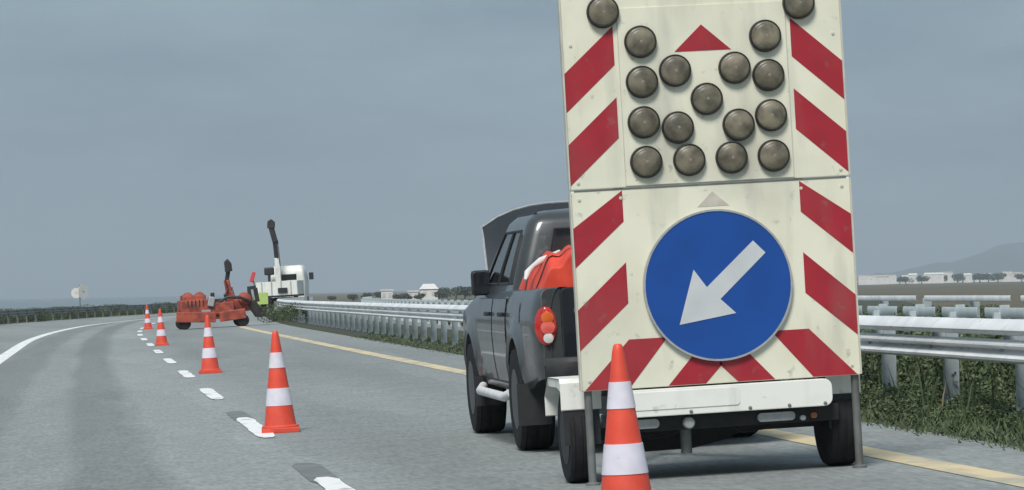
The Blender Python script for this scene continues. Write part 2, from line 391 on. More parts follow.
# ------------------------------------------------------------------ foliage meshes
def leaf_mesh(name, n, rx, ry, rz, size, mats, seed, flat_bottom=True, lobes=7):
    rg = random.Random(seed); b = MB()
    L = [(rg.uniform(-.55, .55) * rx, rg.uniform(-.55, .55) * ry, rg.uniform(.3, .75) * rz * 2, rg.uniform(.35, .6)) for _ in range(lobes)]
    for i in range(n):
        lx, ly, lz, lr = rg.choice(L)
        while True:
            d = Vector((rg.uniform(-1, 1), rg.uniform(-1, 1), rg.uniform(-1, 1)))
            if .2 < d.length <= 1: break
        d = d.normalized() * (d.length ** .45)
        p = Vector((lx + d.x * lr * rx, ly + d.y * lr * ry, lz + d.z * lr * rz))
        if flat_bottom and p.z < .02: p.z = rg.uniform(.02, .2) * rz
        nrm = Vector((rg.gauss(0, .7), rg.gauss(0, .7), rg.gauss(.5, .6))).normalized()
        t = nrm.orthogonal().normalized(); t.rotate(Matrix.Rotation(rg.uniform(0, 6.28), 3, nrm)); q = nrm.cross(t)
        s = size * rg.uniform(.6, 1.4); w = s * .45
        b.add([p - t * s, p - q * w, p + t * s, p + q * w], [(0, 1, 2, 3)], rg.randrange(len(mats)))
    return b.mesh(name, mats, recalc=False)

# ------------------------------------------------------------------ guardrails
WPROF = [(.0, .0), (-.012, .02), (-.075, .055), (-.083, .075), (-.075, .095), (-.012, .13), (-.004, .155), (-.012, .18), (-.075, .215), (-.083, .235), (-.075, .255), (-.012, .29), (0, .31)]
TOPP = [(.0, .195), (-.045, .200), (-.092, .222), (-.098, .235), (-.092, .248), (-.03, .303), (0, .31)]
LOWP = [(.0, .0), (-.05, .004), (-.082, .022), (-.086, .040), (-.07, .058), (-.02, .078), (-.012, .088), (-.02, .098), (-.07, .112), (-.086, .126), (-.082, .140), (-.04, .160), (0, .166)]
BOXP = [(0, .185), (-.05, .195), (-.06, .21), (-.06, .295), (-.05, .31), (0, .31)]
def beam_mesh(L, xf, zf, y0, mats, prof=None):
    WP = prof or WPROF
    b = MB(); rows = []
    n = 3
    for i in range(n):
        y = y0 + L * i / (n - 1)
        rows.append([(xf(y) + px_, y, zf(y) + pz) for px_, pz in WP] + [(xf(y) + px_ + .004, y, zf(y) + pz) for px_, pz in reversed(WP)])
    b.grid(rows, closed=True); k = len(rows[0])
    if prof: b.add(rows[0], [tuple(range(k))]); b.add(rows[-1], [tuple(range(k))])
    return b.mesh('beam', mats, smooth=True)
bolt_me = MB().lathe([(.022, .0), (.022, -.012), (.012, -.022), (.003, -.026)], 8, 'X').mesh('bolt', 'galv_post')
def guardrail(label, xf, zg, y0, y1, step, top, mats, postmat, pin=0.09, seg=4.0, gap=0.0, postw=.06, posth=None, prof=None):
    rt = empty('guardrail', Matrix.Identity(4), label, 'guardrail')
    y = y0
    while y < y1:
        for nm_, pf in ((('top_rail', TOPP), ('beam', LOWP)) if prof == 'double' else (('beam', prof),)):
            obj(nm_, beam_mesh(min(seg - gap, y1 - y), xf, lambda q: zg(q) + top - .31, y, mats, pf), rt)
        y += seg
    pm = MB()                                          # C-section post
    hgt = (posth or top) + .3
    pm.box((.05, -.03, hgt / 2 - .3), (.100, .010, hgt)); pm.box((-.003, 0, hgt / 2 - .3), (.010, .055, hgt - .004)); pm.box((.096, 0, hgt / 2 - .3), (.010, .055, hgt - .004))
    pme = pm.mesh('post', postmat)
    sm = MB(); sm.box((-.045, 0, top - .155), (.085, .07, .2)); sme = sm.mesh('spacer', postmat)
    y = y0 + step / 2
    while y < y1:
        x = xf(y) + pin
        p = obj('post', pme, rt, (x, y, zg(y))); obj('spacer', sme, p)
        if prof == 'double' and y < 60: obj('bolt', bolt_me, p, (-.09 - .012, 0, top - .31 + .088))
        y += step
    return rt
zg1 = lambda y: zr(grail(y), y) + .02
# near rail: posts calibrated at 2 m
guardrail('galvanised guardrail on posts running beside the yellow edge line', lambda y: grail(y) - .09, zg1, 15.6, 200, 2.0, .745, 'galv', 'galv_post', prof='double', seg=3.985 + .015)
x2 = lambda y: grail(y) + 3.95
guardrail('second pale guardrail with gaps between its sections, just behind the nearest rail', x2, lambda y: .23 + 0 * y + KB * 0, 24, 190, 2.0, .735, 'pale_steel', 'pale_steel', pin=-.05, seg=2.0, gap=.34, posth=.765, prof=BOXP)
x3 = lambda y: grail(y) + 11.3
guardrail('farthest thin white guardrail across the opposite carriageway', x3, lambda y: .22, 40, 190, 4.0, .745, 'galv', 'galv_post', pin=.08, seg=7.6, gap=.75, prof=BOXP)

# left barrier rail with dark hedge behind
lx = lambda y: D(y) - 8.35
guardrail('distant low guardrail at the far left edge of the road', lx, lambda y: KB * -3, 130, 300, 4.0, .75, 'zinc_pole', 'zinc_pole', pin=-.09, seg=8.0)

# ------------------------------------------------------------------ vegetation
bushes = [leaf_mesh('bush', 2600, .75, .75, .40, .026, ['leaf_a', 'leaf_b', 'grass'], 11 + i) for i in range(4)]
bnp = []
for me in bushes:
    v = np.empty(len(me.vertices) * 3); me.vertices.foreach_get('co', v); mi = np.empty(len(me.polygons), int); me.polygons.foreach_get('material_index', mi); bnp.append((v.reshape(-1, 3), mi))
def mass(name, label, cat, spots):                    # a thicket that reads as one mass: (x, y, z, s, sz)
    V = []; MI = []
    for i, (x, y, z, s_, sz) in enumerate(spots):
        v, mi = bnp[i % 4]; a = rg.uniform(0, 6.28); c_, n_ = math.cos(a), math.sin(a)
        V.append(np.stack([x + s_ * (c_ * v[:, 0] - n_ * v[:, 1]), y + s_ * (n_ * v[:, 0] + c_ * v[:, 1]), z + sz * v[:, 2]], 1)); MI.append(mi)
    V = np.concatenate(V); MI = np.concatenate(MI); n_ = len(V) // 4
    me = bpy.data.meshes.new(name); me.vertices.add(len(V)); me.vertices.foreach_set('co', V.ravel()); me.loops.add(n_ * 4); me.loops.foreach_set('vertex_index', np.arange(n_ * 4))
    me.polygons.add(n_); me.polygons.foreach_set('loop_start', np.arange(n_) * 4); me.polygons.foreach_set('loop_total', np.full(n_, 4)); 
    for m_ in ('leaf_a', 'leaf_b', 'grass'): me.materials.append(M[m_])
    me.polygons.foreach_set('material_index', MI); me.update(calc_edges=True); me.validate()
    return tag(obj(name, me), label, cat, kind='stuff')
rg = random.Random(5)
mass('thicket', 'dark green thicket growing under the nearest guardrail on the right', 'thicket', [(grail(y) + rg.uniform(.75, 1.25), y, zg1(y) - .12, rg.uniform(.7, .95), rg.uniform(.9, 1.15)) for y in np.arange(17.5, 40, .45)] + [(grail(y) + rg.uniform(-.15, .5), y, zg1(y) - .14, rg.uniform(.45, .65), rg.uniform(.35, .6)) for y in np.arange(17.5, 40, .3)])
mass('weeds', 'dark weeds at the foot of the guardrail beyond the pickup', 'weeds', [(grail(y) + rg.uniform(.1, .7), y, zg1(y) - .10, rg.uniform(.35, .5), rg.uniform(.15, .3)) for y in np.arange(47, 88, 1.6)])
mass('scrub', 'low olive scrub in the strip behind the thin white guardrail', 'scrub', [(x3(y) + rg.uniform(.7, 1.6), y, .05, rg.uniform(1.2, 1.6), rg.uniform(.72, .95)) for y in np.arange(50, 130, 1.5)])
mass('median_scrub', 'dark low growth between the second and the nearest guardrail', 'scrub', [(x2(y) + rg.uniform(.3, .7), y, .12, rg.uniform(.6, .9), rg.uniform(.62, .78)) for y in np.arange(26, 110, 1.1)])
mass('hedge', 'long dark hedge behind the distant guardrail on the left', 'hedge', [(lx(y) - rg.uniform(.9, 1.6), y, KB * -3 - .1, rg.uniform(1.4, 2.0), rg.uniform(1.0, 1.35)) for y in np.arange(150, 300, 1.9)])
for i, (x, y, s_, sz, lab) in enumerate([(7.15, 113, 1.15, 1.0, 'left dark bush at the road edge below the white truck'), (7.95, 116, 1.1, .95, 'middle dark bush at the road edge below the white truck'), (8.0, 108, 1.3, 1.0, 'right larger dark bush at the road edge before the guardrail posts'), (8.6, 122, 1.3, 1.0, 'small farther bush behind the dark roadside bushes')]):
    o = obj('bush', bushes[i % 4]); o.location = (x, y, zr(x, y) - .03); o.scale = (s_, s_, sz); o.rotation_euler = (0, 0, i * 1.3); tag(o, lab, 'bush', 'bushes below the white truck')
# grass on the verge
gb = MB(); rg = random.Random(9)
for i in range(17000):
    y = 17 + 60 * rg.random() ** 2.2; t = rg.uniform(-.01, 1.2) if rg.random() < .7 else rg.gauss(.02, .07)
    x = vedge(y) + t; z = zr(vedge(y), y) + vz(max(t, 0)) - .015
    h = rg.uniform(.03, .12) * (1 if y < 40 else .5) * (1.0 if t > .25 else .6); a = rg.uniform(0, 6.28); w = .007 + .00012 * y
    dx, dy = math.cos(a), math.sin(a); bx, by = rg.gauss(0, .05), rg.gauss(0, .05)
    gb.add([(x - dx * w, y - dy * w, z), (x + dx * w, y + dy * w, z), (x + bx, y + by, z + h)], [(0, 1, 2)], rg.randrange(3))
for i in range(380):                                   # taller weeds and dry stalks among the thicket
    y = rg.uniform(17, 38); x = grail(y) + rg.uniform(-.3, .9); z = zg1(y) - .05; h = rg.uniform(.25, .62); a = rg.uniform(0, 6.28); w = .006
    bx, by = rg.gauss(0, .10), rg.gauss(0, .10); dx, dy = math.cos(a) * w, math.sin(a) * w
    gb.add([(x - dx, y - dy, z), (x + dx, y + dy, z), (x + bx * .4 + dx, y + by * .4 + dy, z + h * .6), (x + bx, y + by, z + h), (x + bx * .4 - dx, y + by * .4 - dy, z + h * .6)], [(0, 1, 2, 3, 4)], rg.choice((1, 1, 0, 2, 1, 3)))
me = gb.mesh('grass', ['grass', 'leaf_b', 'leaf_a', 'dry_stalk'], recalc=False)
tag(obj('grass', me), 'short rough grass growing along the right verge', 'grass', kind='stuff')

# distant trees and houses
def ground_px(px, dist):
    a = cam_yaw + math.atan((px - 512) / FPX); return dist * math.sin(a), dist * math.cos(a)
crowns = [leaf_mesh('crown', 520, 3.2, 3.2, 1.5, .36, ['leaf_far', 'leaf_a'], 40 + i, False) for i in range(3)]
tm = MB().tube([(0, 0, -.3), (.1, 0, 1.0), (0, .1, 2.0)], [.28, .2, .12], 7); tm.tube([(0.05, 0, 1.0), (.9, .3, 2.0)], [.12, .05], 5); tm.tube([(0.05, 0, 1.1), (-.8, -.3, 2.1)], [.12, .05], 5)
trunk = tm.mesh('trunk', 'bark')
def tree(px, dist, s, label, group):
    x, y = ground_px(px, dist); t = empty('tree', upright(x, y, -.75, rg.uniform(0, 6), s), label, 'tree', group)
    obj('trunk', trunk, t); obj('crown', crowns[rg.randrange(3)], t, (0, 0, .5))
for px, d, s in [(872, 1500, .9), (878, 1400, .8), (899, 1400, 1.0), (905, 1300, 1.1), (914, 1400, 1.2), (921, 1300, 1.1), (939, 1400, 1.2), (957, 1300, 1.25), (962, 1400, 1.45), (973, 1400, 1.2), (979, 1300, 1.3), (988, 1300, 1.3), (997, 1350, 1.35), (1003, 1400, 1.1), (1021, 1300, 1.1), (1034, 1350, 1.3)]:
    tree(px, d * 1.45, s * 1.25, 'hazy dark tree among the distant white houses on the right', 'trees among the distant houses')
for px, d, s in [(330, 640, .5), (352, 620, .6), (366, 720, .7), (380, 700, .75), (396, 560, .55), (405, 560, .6), (420, 560, .6), (438, 570, .7), (436, 700, .95), (446, 700, 1.0), (455, 650, 1.05), (464, 650, 1.1), (474, 650, 1.0)]:
    tree(px, d * 1.1, s * .78, 'far tree in the low row above the guardrail, left of the pickup', 'far trees left of the pickup')
def house(px, dist, w, h, dpt, roof, label):
    x, y = ground_px(px, dist); rt = empty('house', upright(x, y, -.75, -math.atan2(x, y)), label, 'house', 'distant houses')
    MB().box((0, 0, h / 2), (w, dpt, h)).build('wall', 'wall_white', rt)
    rf = MB()
    if roof: rf.add([(-w/2-.2, -dpt/2-.2, h), (w/2+.2, -dpt/2-.2, h), (w/2+.2, dpt/2+.2, h), (-w/2-.2, dpt/2+.2, h), (-w/2+.6, 0, h + 1.0), (w/2-.6, 0, h + 1.0)], [(0, 1, 5, 4), (2, 3, 4, 5), (0, 4, 3), (1, 2, 5), (3, 2, 1, 0)])
    else: rf.box((0, 0, h + .12), (w + .3, dpt + .3, .24))
    rf.build('roof', 'roof_tile' if roof == 2 else 'wall_white', rt)
    for i in (-1, 1): MB().box((i * w * .25, -dpt/2 - .02, h * .6), (.7, .08, .9)).build('window', 'window_far', rt)
HS = [(866, 800, 3.6, 2.6, 0, 'leftmost pale distant house right beside the sign board'), (880, 820, 3.4, 2.2, 2, 'low tiled house second from the sign board'), (890, 860, 2.6, 2.7, 0, 'narrow bright white far house before the gap of trees'),
      (912, 860, 2.2, 2.6, 1, 'small white far house between two dark trees'), (926, 840, 2.6, 2.1, 0, 'low flat house left of the widest far house'), (933, 820, 4.4, 2.6, 1, 'widest of the far white houses on the right'),
      (947, 880, 2.4, 3.3, 0, 'tallest narrow far house right of the widest one'), (967, 860, 2.0, 2.3, 1, 'lone small far house among the darkest trees'), (1007, 840, 2.2, 3.0, 0, 'white far house near the right edge, left of its lower neighbour'), (1015, 840, 3.0, 2.3, 2, 'rightmost low far house with tiled roof'),
      (873, 900, 2.6, 2.1, 0, 'low pale far shed between the first two houses by the sign board'), (898, 900, 3.0, 1.9, 0, 'long low far house just left of the first big tree gap'), (905, 940, 2.2, 2.2, 1, 'small far gable right of the long low house'),
      (919, 900, 2.4, 2.3, 0, 'square far house just left of the low flat one'), (940, 900, 2.6, 2.4, 0, 'far house filling the gap right of the widest one'), (955, 920, 3.0, 2.0, 2, 'low far house with tan roof before the dark trees'),
      (976, 920, 2.6, 2.0, 0, 'low far block right of the lone small house'), (986, 900, 2.2, 2.3, 1, 'small far gable in the dark tree clump'), (996, 900, 2.8, 2.1, 0, 'long low far block left of the last two houses'), (1022, 880, 2.6, 2.5, 0, 'far house cut by the right edge of the picture'),
      (386, 640, 2.0, 2.6, 0, 'small white far block above the guardrail left of the pickup'), (412, 640, 1.7, 2.2, 0, 'tiny pale far house beside the rounder white one'), (428, 640, 3.0, 2.8, 1, 'white far house with pale roof nearest the pickup mirror')]
for px, d, w, h, rf, lab in HS:
    k = 2.35 if px > 500 else 1.0
    house(px, d * k, w * k * 1.12, h * k * (.86 if px > 500 else .8), 6.0, rf, lab)

# ------------------------------------------------------------------ traffic cones
def make_cone():
    rt = empty('traffic_cone', Matrix.Identity(4))
    H = .9; r = lambda t: .026 + .124 * t              # t measured from the tip
    b = MB(); b.box((0, 0, .022), (.335, .335, .044)); b.lathe([(.165, .040), (.164, .058), (.155, .066)], 28); b.build('base', 'cone_orange', rt, bevel=.008)
    prof = [(r(1) + .004, .05), (r(.95), .05 * H)] + [(r(t), H * (1 - t)) for t in (.8, .6, .4, .2, .05)] + [(.028, H * .97), (.024, H * .99), (.016, H), (.004, H + .001)]
    MB().lathe(prof, 28).build('body', 'cone_orange', rt, smooth=True)
    for a, c in ((.215, .365), (.565, .735)):
        MB().lathe([(r(c) - .002, H * (1 - c) - .001), (r(c) + .004, H * (1 - c)), (r(a) + .004, H * (1 - a)), (r(a) - .002, H * (1 - a) + .001)], 28).build('reflective_band', 'cone_white', rt, smooth=True)
    return rt
CONES = [(2.82, 16.63, 'nearest orange cone with white bands standing beside the trailer'), (1.86, 29.2, 'tall orange cone with two white bands by the second lane dash'),
         (2.20, 51.4, 'third cone from the viewer, in front of the orange excavator'), (2.30, 81, 'smaller far cone left of the orange excavator, second farthest'), (2.95, 121, 'farthest and smallest orange cone along the dashed line')]
proto = None
for i, (x, y, lab) in enumerate(CONES):
    mw = frame(x, y, .06 * (-1) ** i)
    if proto is None: proto = make_cone(); proto.matrix_basis = mw; c = proto
    else: c = place_copy(proto, mw)
    tag(c, lab, 'cone', 'cones closing the right lane')

# ------------------------------------------------------------------ arrow board trailer
def wheel(rt, c, r, w, side, rimr=.62, mats=('rubber', 'lamp_grey')):
    o = -side                                          # outer side is negative x for side=-1
    t = MB()
    h = w / 2
    prof = [(r * rimr, -h * .9), (r * .80, -h), (r * .95, -h * .92), (r, -h * .66), (r * .985, -h * .60), (r, -h * .5), (r, -h * .06), (r * .985, 0), (r, h * .06), (r, h * .5), (r * .985, h * .6), (r, h * .66), (r * .95, h * .92), (r * .80, h), (r * rimr, h * .9)]
    t.lathe(prof, 40, 'X'); ty = t.build('tyre', mats[0], rt, smooth=True, loc=c)
    rm = MB().lathe([(r * rimr * .98, side * h * .93), (r * rimr * .9, side * h * .80), (r * .3, side * h * .55), (r * .16, side * h * .85), (.01, side * h * .88)], 28, 'X')
    for k in range(5):
        a = k * 1.2566; rm.lathe([(.016, side * h * .62), (.012, side * h * .78)], 8, 'X', (0, r * .26 * math.cos(a), r * .26 * math.sin(a)))
    rm.build('rim', mats[1], ty, smooth=True)
    return ty
TR = empty('arrow_board_trailer', frame(3.90, 19.40), 'tall cream sign trailer with red stripes, signal lamps and blue arrow disc', 'trailer')
SEAM = 1.757; TOPZ = 3.22
def board(name, z0, z1):
    b = MB(); b.box((0, .02, (z0 + z1) / 2), (1.70, .04, z1 - z0)); return b.build(name, 'cream', TR, bevel=.006)
lowb = board('lower_board', .562, SEAM - .004); upb = board('upper_board', SEAM + .004, TOPZ)
for z0, z1, p in ((.562, SEAM - .004, lowb), (SEAM + .004, TOPZ, upb)):           # thin edge trims
    for s in (-1, 1): MB().box((s * .8525, .018, (z0 + z1) / 2), (.010, .052, z1 - z0 - .01)).build('edge_strip', 'cream_edge', p)
MB().box((0, -.002, SEAM - .002), (1.66, .004, .007)).build('hinge_seam', 'zinc_pole', lowb)
# inner lamp panel
ip = MB(); ip.box((0, -.003, 2.30), (1.02, .006, 1.06)); ip.build('lamp_panel', 'cream', upb, bevel=.001)
for s in (-1, 1): MB().box((s * .513, -.0015, 2.30), (.005, .003, 1.06)).build('panel_joint', 'cream_edge', upb)
ST = [[(-.846, 2.455), (-.540, 2.727), (-.540, 2.495), (-.846, 2.222)], [(-.846, 2.030), (-.540, 2.302), (-.540, 2.058), (-.846, 1.786)],
      [(-.846, 1.532), (-.540, 1.745), (-.540, 1.560), (-.846, 1.296)], [(-.846, 1.045), (-.540, 1.316), (-.540, 1.072), (-.846, .803)],
      [(-.830, .566), (-.548, .856), (-.316, .856), (-.560, .566)], [(-.325, .566), (-.085, .829), (.005, .829), (.005, .672), (-.098, .566)]]
LW = [2, 3, 4, 5]
for i, s in enumerate(ST):
    for sg in (-1, 1):
        poly = [(sg * x * -1, z) for x, z in s]
        MB().plate(poly if sg == -1 else poly[::-1], -.002, .001).build('red_stripe', 'red_film', lowb if i in LW else upb)
MB().plate([(-.005, 2.712), (-.175, 2.555), (.170, 2.555)], -.0085, -.005).build('red_triangle', 'red_film', upb)
MB().plate([(.006, 1.712), (-.088, 1.622), (.105, 1.622)], -.002, .001).build('faded_triangle', 'faded', lowb)
dk = MB().lathe([(.450, -.002), (.450, .022), (.446, .026)], 64, 'Y', (.006, 0, 1.149)); disc = dk.build('blue_disc', 'blue_film', lowb, smooth=True)
rimb = MB(); n = 64
v = []; f = []
for i in range(n):
    a = 2 * math.pi * i / n
    for r_, y_ in ((.442, -.0262), (.442, -.030), (.454, -.030), (.454, -.0)): v.append((.006 + r_ * math.cos(a), y_, 1.149 + r_ * math.sin(a)))
for i in range(n):
    k = (i + 1) % n
    for j in range(3): f.append((i * 4 + j, i * 4 + j + 1, k * 4 + j + 1, k * 4 + j))
rimb.add(v, f); rimb.build('rim', 'lamp_grey', disc, smooth=True)
arrow = [(.232, 1.403), (.304, 1.327), (.014, 1.065), (.105, .976), (-.242, .925), (-.139, 1.249), (-.064, 1.140)]
MB().plate(arrow, -.029, -.0255).build('white_arrow', 'arrow_film', disc)
LAMPS = [(-.596, 2.812), (.596, 2.812), (-.38, 2.624), (.38, 2.624), (-.384, 2.384), (-.18, 2.442), (.182, 2.442), (.386, 2.388), (.002, 2.264), (-.387, 2.143), (-.183, 2.102), (.187, 2.100), (.388, 2.147), (-.386, 1.906), (-.125, 1.905), (.133, 1.906), (.39, 1.904)]
lens = MB().lathe([(.094, .02)] + [(.094 * math.cos(q) , .030 + .034 * math.sin(q) + (.0022 if k_ % 2 else 0)) for k_, q in enumerate(np.linspace(.05, 1.50, 15))], 36, 'Y').mesh('lamp', 'lamp_lens', smooth=True)
hous = MB().lathe([(.104, -.004), (.104, .034), (.0985, .040), (.093, .036), (.093, .02)], 32, 'Y').mesh('housing', 'black_plastic', smooth=True)
cent = MB().lathe([(.012, .058), (.011, .064), (.006, .0655), (.002, .066)], 14, 'Y').mesh('bulb_spot', 'lamp_centre', smooth=True)
for x, z in LAMPS:
    o = obj('lamp', lens, TR, (x, 0, z)); o.scale = (.935, 1, .935); o.rotation_euler = (0, random.uniform(0, 6), 0); obj('housing', hous, o); obj('bulb_spot', cent, o)
rv = MB().lathe([(.011, -.001), (.010, .004), (.004, .006)], 10, 'Y').mesh('rivet', 'cream_edge', smooth=True)
for x, z in [(-.80, 2.62), (-.80, 1.80), (.80, 1.80), (-.80, 1.70), (.80, 1.70), (.80, 2.62), (-.55, 1.70), (.55, 1.70), (-.80, .62), (.80, .62), (-.45, 1.80), (.45, 1.80)]:
    obj('rivet', rv, TR, (x, 0, z))
# support frame behind the boards
fr = MB()
for x in (-.55, .55): fr.bar((x, .065, .40), (x, .065, 3.15), .05, .05)
for z in (.75, 1.45, 2.1, 3.0): fr.bar((-.78, .065, z), (.78, .065, z), .045, .03)
for x in (-.55, .55): fr.bar((x, .07, 1.6), (x, 1.05, .50), .04, .04)
fr.build('support_frame', 'zinc_pole', TR)
for x in (-.808, .822):
    p = MB().tube([(x, .045, .0), (x, .045, .62)], .024, 14).build('support_leg', 'zinc_pole', TR, smooth=True)
    MB().lathe([(.045, 0), (.045, .012), (.026, .02)], 16, 'Z', (x, .045, 0)).build('foot', 'zinc_pole', p)
ch = MB()
ch.bar((-.55, .1, .43), (-.55, 1.35, .43), .07, .10); ch.bar((.55, .1, .43), (.55, 1.35, .43), .07, .10)
for y in (.12, .7, 1.33): ch.bar((-.52, y, .43), (.52, y, .43), .07, .09)
ch.bar((-.55, 1.3, .43), (0, 2.55, .43), .07, .09); ch.bar((.55, 1.3, .43), (0, 2.55, .43), .07, .09)
ch.box((0, .75, .50), (1.0, 1.1, .03))
ch.build('chassis', 'chassis', TR)
dbx = MB().box((0, .95, .66), (.8, .5, .30)); dbx.build('battery_box', 'black_plastic', TR, bevel=.01)
MB().bar((-.80, .40, .285), (.80, .40, .285), .07, .07).build('axle', 'chassis', TR)
MB().plate([(-.62, .385), (.34, .385), (.27, .27), (.12, .20), (-.10, .155), (-.58, .15)], .52, .80).build('under_box', 'chassis', TR, bevel=.012)
for s in (-1, 1):
    x = -.838 if s == -1 else .780
    wheel(TR, (x, .40, .285), .285, .155 if s == -1 else .19, s, .62, ('rubber', 'black_plastic'))
for x, w in ((-.838, .245), (.770, .215)):              # white mudguards: bent sheet with a rear apron
    g_ = MB(); pr = [(.135, .455), (.135, .612), (.165, .640), (.62, .640), (.80, .52), (.80, .40)]
    rows = []
    for y, z in pr: rows.append([(x - w / 2, y, z), (x + w / 2, y, z)])
    for y, z in reversed(pr): rows.append([(x - w / 2, y + (.006 if z < .6 else 0), z - .006), (x + w / 2, y + (.006 if z < .6 else 0), z - .006)])
    g_.grid(rows)
    for s in (-1, 1):
        xs_ = x + s * (w / 2 - .004)
        g_.add([(xs_, .14, .56), (xs_, .14, .61), (xs_, .165, .634), (xs_, .62, .634), (xs_, .66, .60), (xs_, .62, .585), (xs_, .3, .585)], [(0, 1, 2, 3, 4, 5, 6)])
    mg = g_.build('mudguard', 'white_paint', TR)
    MB().box((x, .150, .36), (w * .90, .008, .24)).build('mud_flap', 'black_plastic', mg)
lb = MB()
n = 8
def rrect(x0, x1, z0, z1, r):
    pts = []
    for cx, cz, a0 in ((x1 - r, z0 + r, -90), (x1 - r, z1 - r, 0), (x0 + r, z1 - r, 90), (x0 + r, z0 + r, 180)):
        for i in range(6): a = R(a0 + 18 * i); pts.append((cx + r * math.cos(a), cz + r * math.sin(a)))
    return pts
lb.plate(rrect(-.66, .668, .388, .552, .05), -.012, .05)
bar = lb.build('rear_light_bar', 'white_paint', TR, bevel=.006)
MB().plate(rrect(-.64, .10, .428, .536, .02), -.017, -.010).build('blank_plate', 'white_paint', bar, bevel=.002)
MB().box((.02, .10, .345), (1.40, .05, .10)).build('rear_beam', 'chassis', TR, bevel=.006)
lampb = lambda x0, x1, z0, z1, m_: MB().plate(rrect(x0, x1, z0, z1, min(x1 - x0, z1 - z0) * .45), .045, .078).build('marker_lamp', m_, TR, bevel=.004)
lampb(-.56, -.385, .315, .372, 'lamp_grey'); lampb(.215, .445, .312, .366, 'lamp_grey'); lampb(.475, .510, .306, .338, 'lamp_grey'); lampb(.540, .580, .316, .350, 'amber')
MB().lathe([(.036, -.02), (.036, .02), (.028, .03), (.004, .034)], 18, 'Y', (-.205, .06, .335)).build('round_lamp', 'lamp_grey', TR, smooth=True)
jl = MB().tube([(-.198, .22, .30), (-.198, .22, .145)], .034, 14); jl.build('prop_stand', 'zinc_pole', TR, smooth=True)
MB().bar((-.198, .22, .44), (-.198, .22, .29), .05, .05).build('prop_bracket', 'chassis', TR)
cp = MB().tube([(0, 2.5, .43), (0, 2.95, .46)], .035, 10); cp.build('coupling', 'zinc_pole', TR, smooth=True)

MB().tube([(-.50, .13, .30), (-.42, .14, .25), (-.30, .14, .27), (-.22, .13, .31)], .008, 6).tube([(.05, .13, .31), (.14, .14, .255), (.27, .14, .27), (.33, .13, .31)], .008, 6).build('cable', 'rubber', TR, smooth=True)
bt = MB().lathe([(.012, 0), (.011, .006), (.004, .009)], 6, 'Y').mesh('bolt', 'zinc_pole')
for x in (-.60, -.2, .16, .40, .62): obj('bolt', bt, bar, (x, -.012, .405))

# ------------------------------------------------------------------ pickup truck
PK = empty('pickup_truck', frame(4.09, 22.50, -.016), 'dark grey double cab pickup with open bonnet towing the sign trailer', 'pickup truck')
RA, FA, TRAD = 1.25, 4.25, .375
def ztop(y): return float(np.interp(y, [0, 1.60, 1.75, 3.95, 4.3, 5.0, 5.12], [1.175, 1.165, 1.16, 1.13, 1.09, .98, .90]))
def zbot(y):
    z = float(np.interp(y, [0, .5, 1.0, 4.6, 5.12], [.56, .50, .40, .42, .50]))
    for a in (RA, FA):
        d = abs(y - a)
        if d < .46: z = max(z, .36 + math.sqrt(.46 ** 2 - d * d))
    return z
def hw(y, z):
    b = float(np.interp(z, [.35, .45, .62, .85, 1.0, 1.10, 1.18], [.79, .815, .845, .855, .848, .828, .795]))
    for a in (RA, FA):
        d = math.hypot(y - a, z - .38); b += .038 * math.exp(-((d - .47) / .075) ** 2) * (1 if z > .3 else 0)
    e = min(y - .0, 5.12 - y)
    if e < .28: b -= .10 * ((.28 - e) / .28) ** 2
    return b
ysb = sorted(set([0, .03, .07, .12, .2, .3, .42, .54, .64, .74] + [RA + .46 * math.cos(R(a)) for a in range(0, 181, 12)] + [1.8, 2.0, 2.25, 2.5, 2.75, 3.0, 3.25, 3.5, 3.7] + [FA + .46 * math.cos(R(a)) for a in range(0, 181, 12)] + [4.8, 4.9, 5.0, 5.06, 5.12]))
for s in (-1, 1):
    rows = []
    for y in ysb:
        zb, zt = zbot(y), ztop(y); row = [(s * (hw(y, zb) - .10), y, zb + .01), (s * (hw(y, zb) - .012), y, zb)]
        for j in range(1, 10):
            z = zb + (zt - .02 - zb) * j / 9; row.append((s * hw(y, z), y, z))
        row += [(s * (hw(y, zt) - .018), y, zt), (s * (hw(y, zt) - .075), y, zt), (s * (hw(y, zt) - .08), y, .72)]
        rows.append(row)
    b = MB(); b.grid(rows); b.build('body_side', 'paint_grey', PK, smooth=True)
# doors and fuel flap as separate skins with dark shut lines
def skin(name, s, y0, y1, z0, z1, off, m_, ny=10, nz=7, parent=PK):
    rows = []
    for i in range(ny + 1):
        y = y0 + (y1 - y0) * i / ny
        rows.append([(s * (hw(y, z0 + (z1 - z0) * j / nz) + off), y, z0 + (z1 - z0) * j / nz) for j in range(nz + 1)])
    b = MB(); b.grid(rows); return b.build(name, m_, parent, smooth=True)
for s in (-1, 1):
    for y0, y1 in ((1.82, 2.66), (2.72, 3.70)):
        skin('door_gap', s, y0 - .018, y1 + .018, .462, 1.105, .002, 'black_plastic')
        d = skin('door', s, y0, y1, .48, 1.10, .006, 'paint_grey')
        hb = MB().box((s * (hw(y0 + .12, .98) + .025), y0 + .14, .985), (.028, .17, .032)); hb.build('handle', 'black_plastic', d, bevel=.008)
skin('fuel_flap', -1, .95, 1.13, .93, 1.07, .004, 'paint_grey', 3, 3)
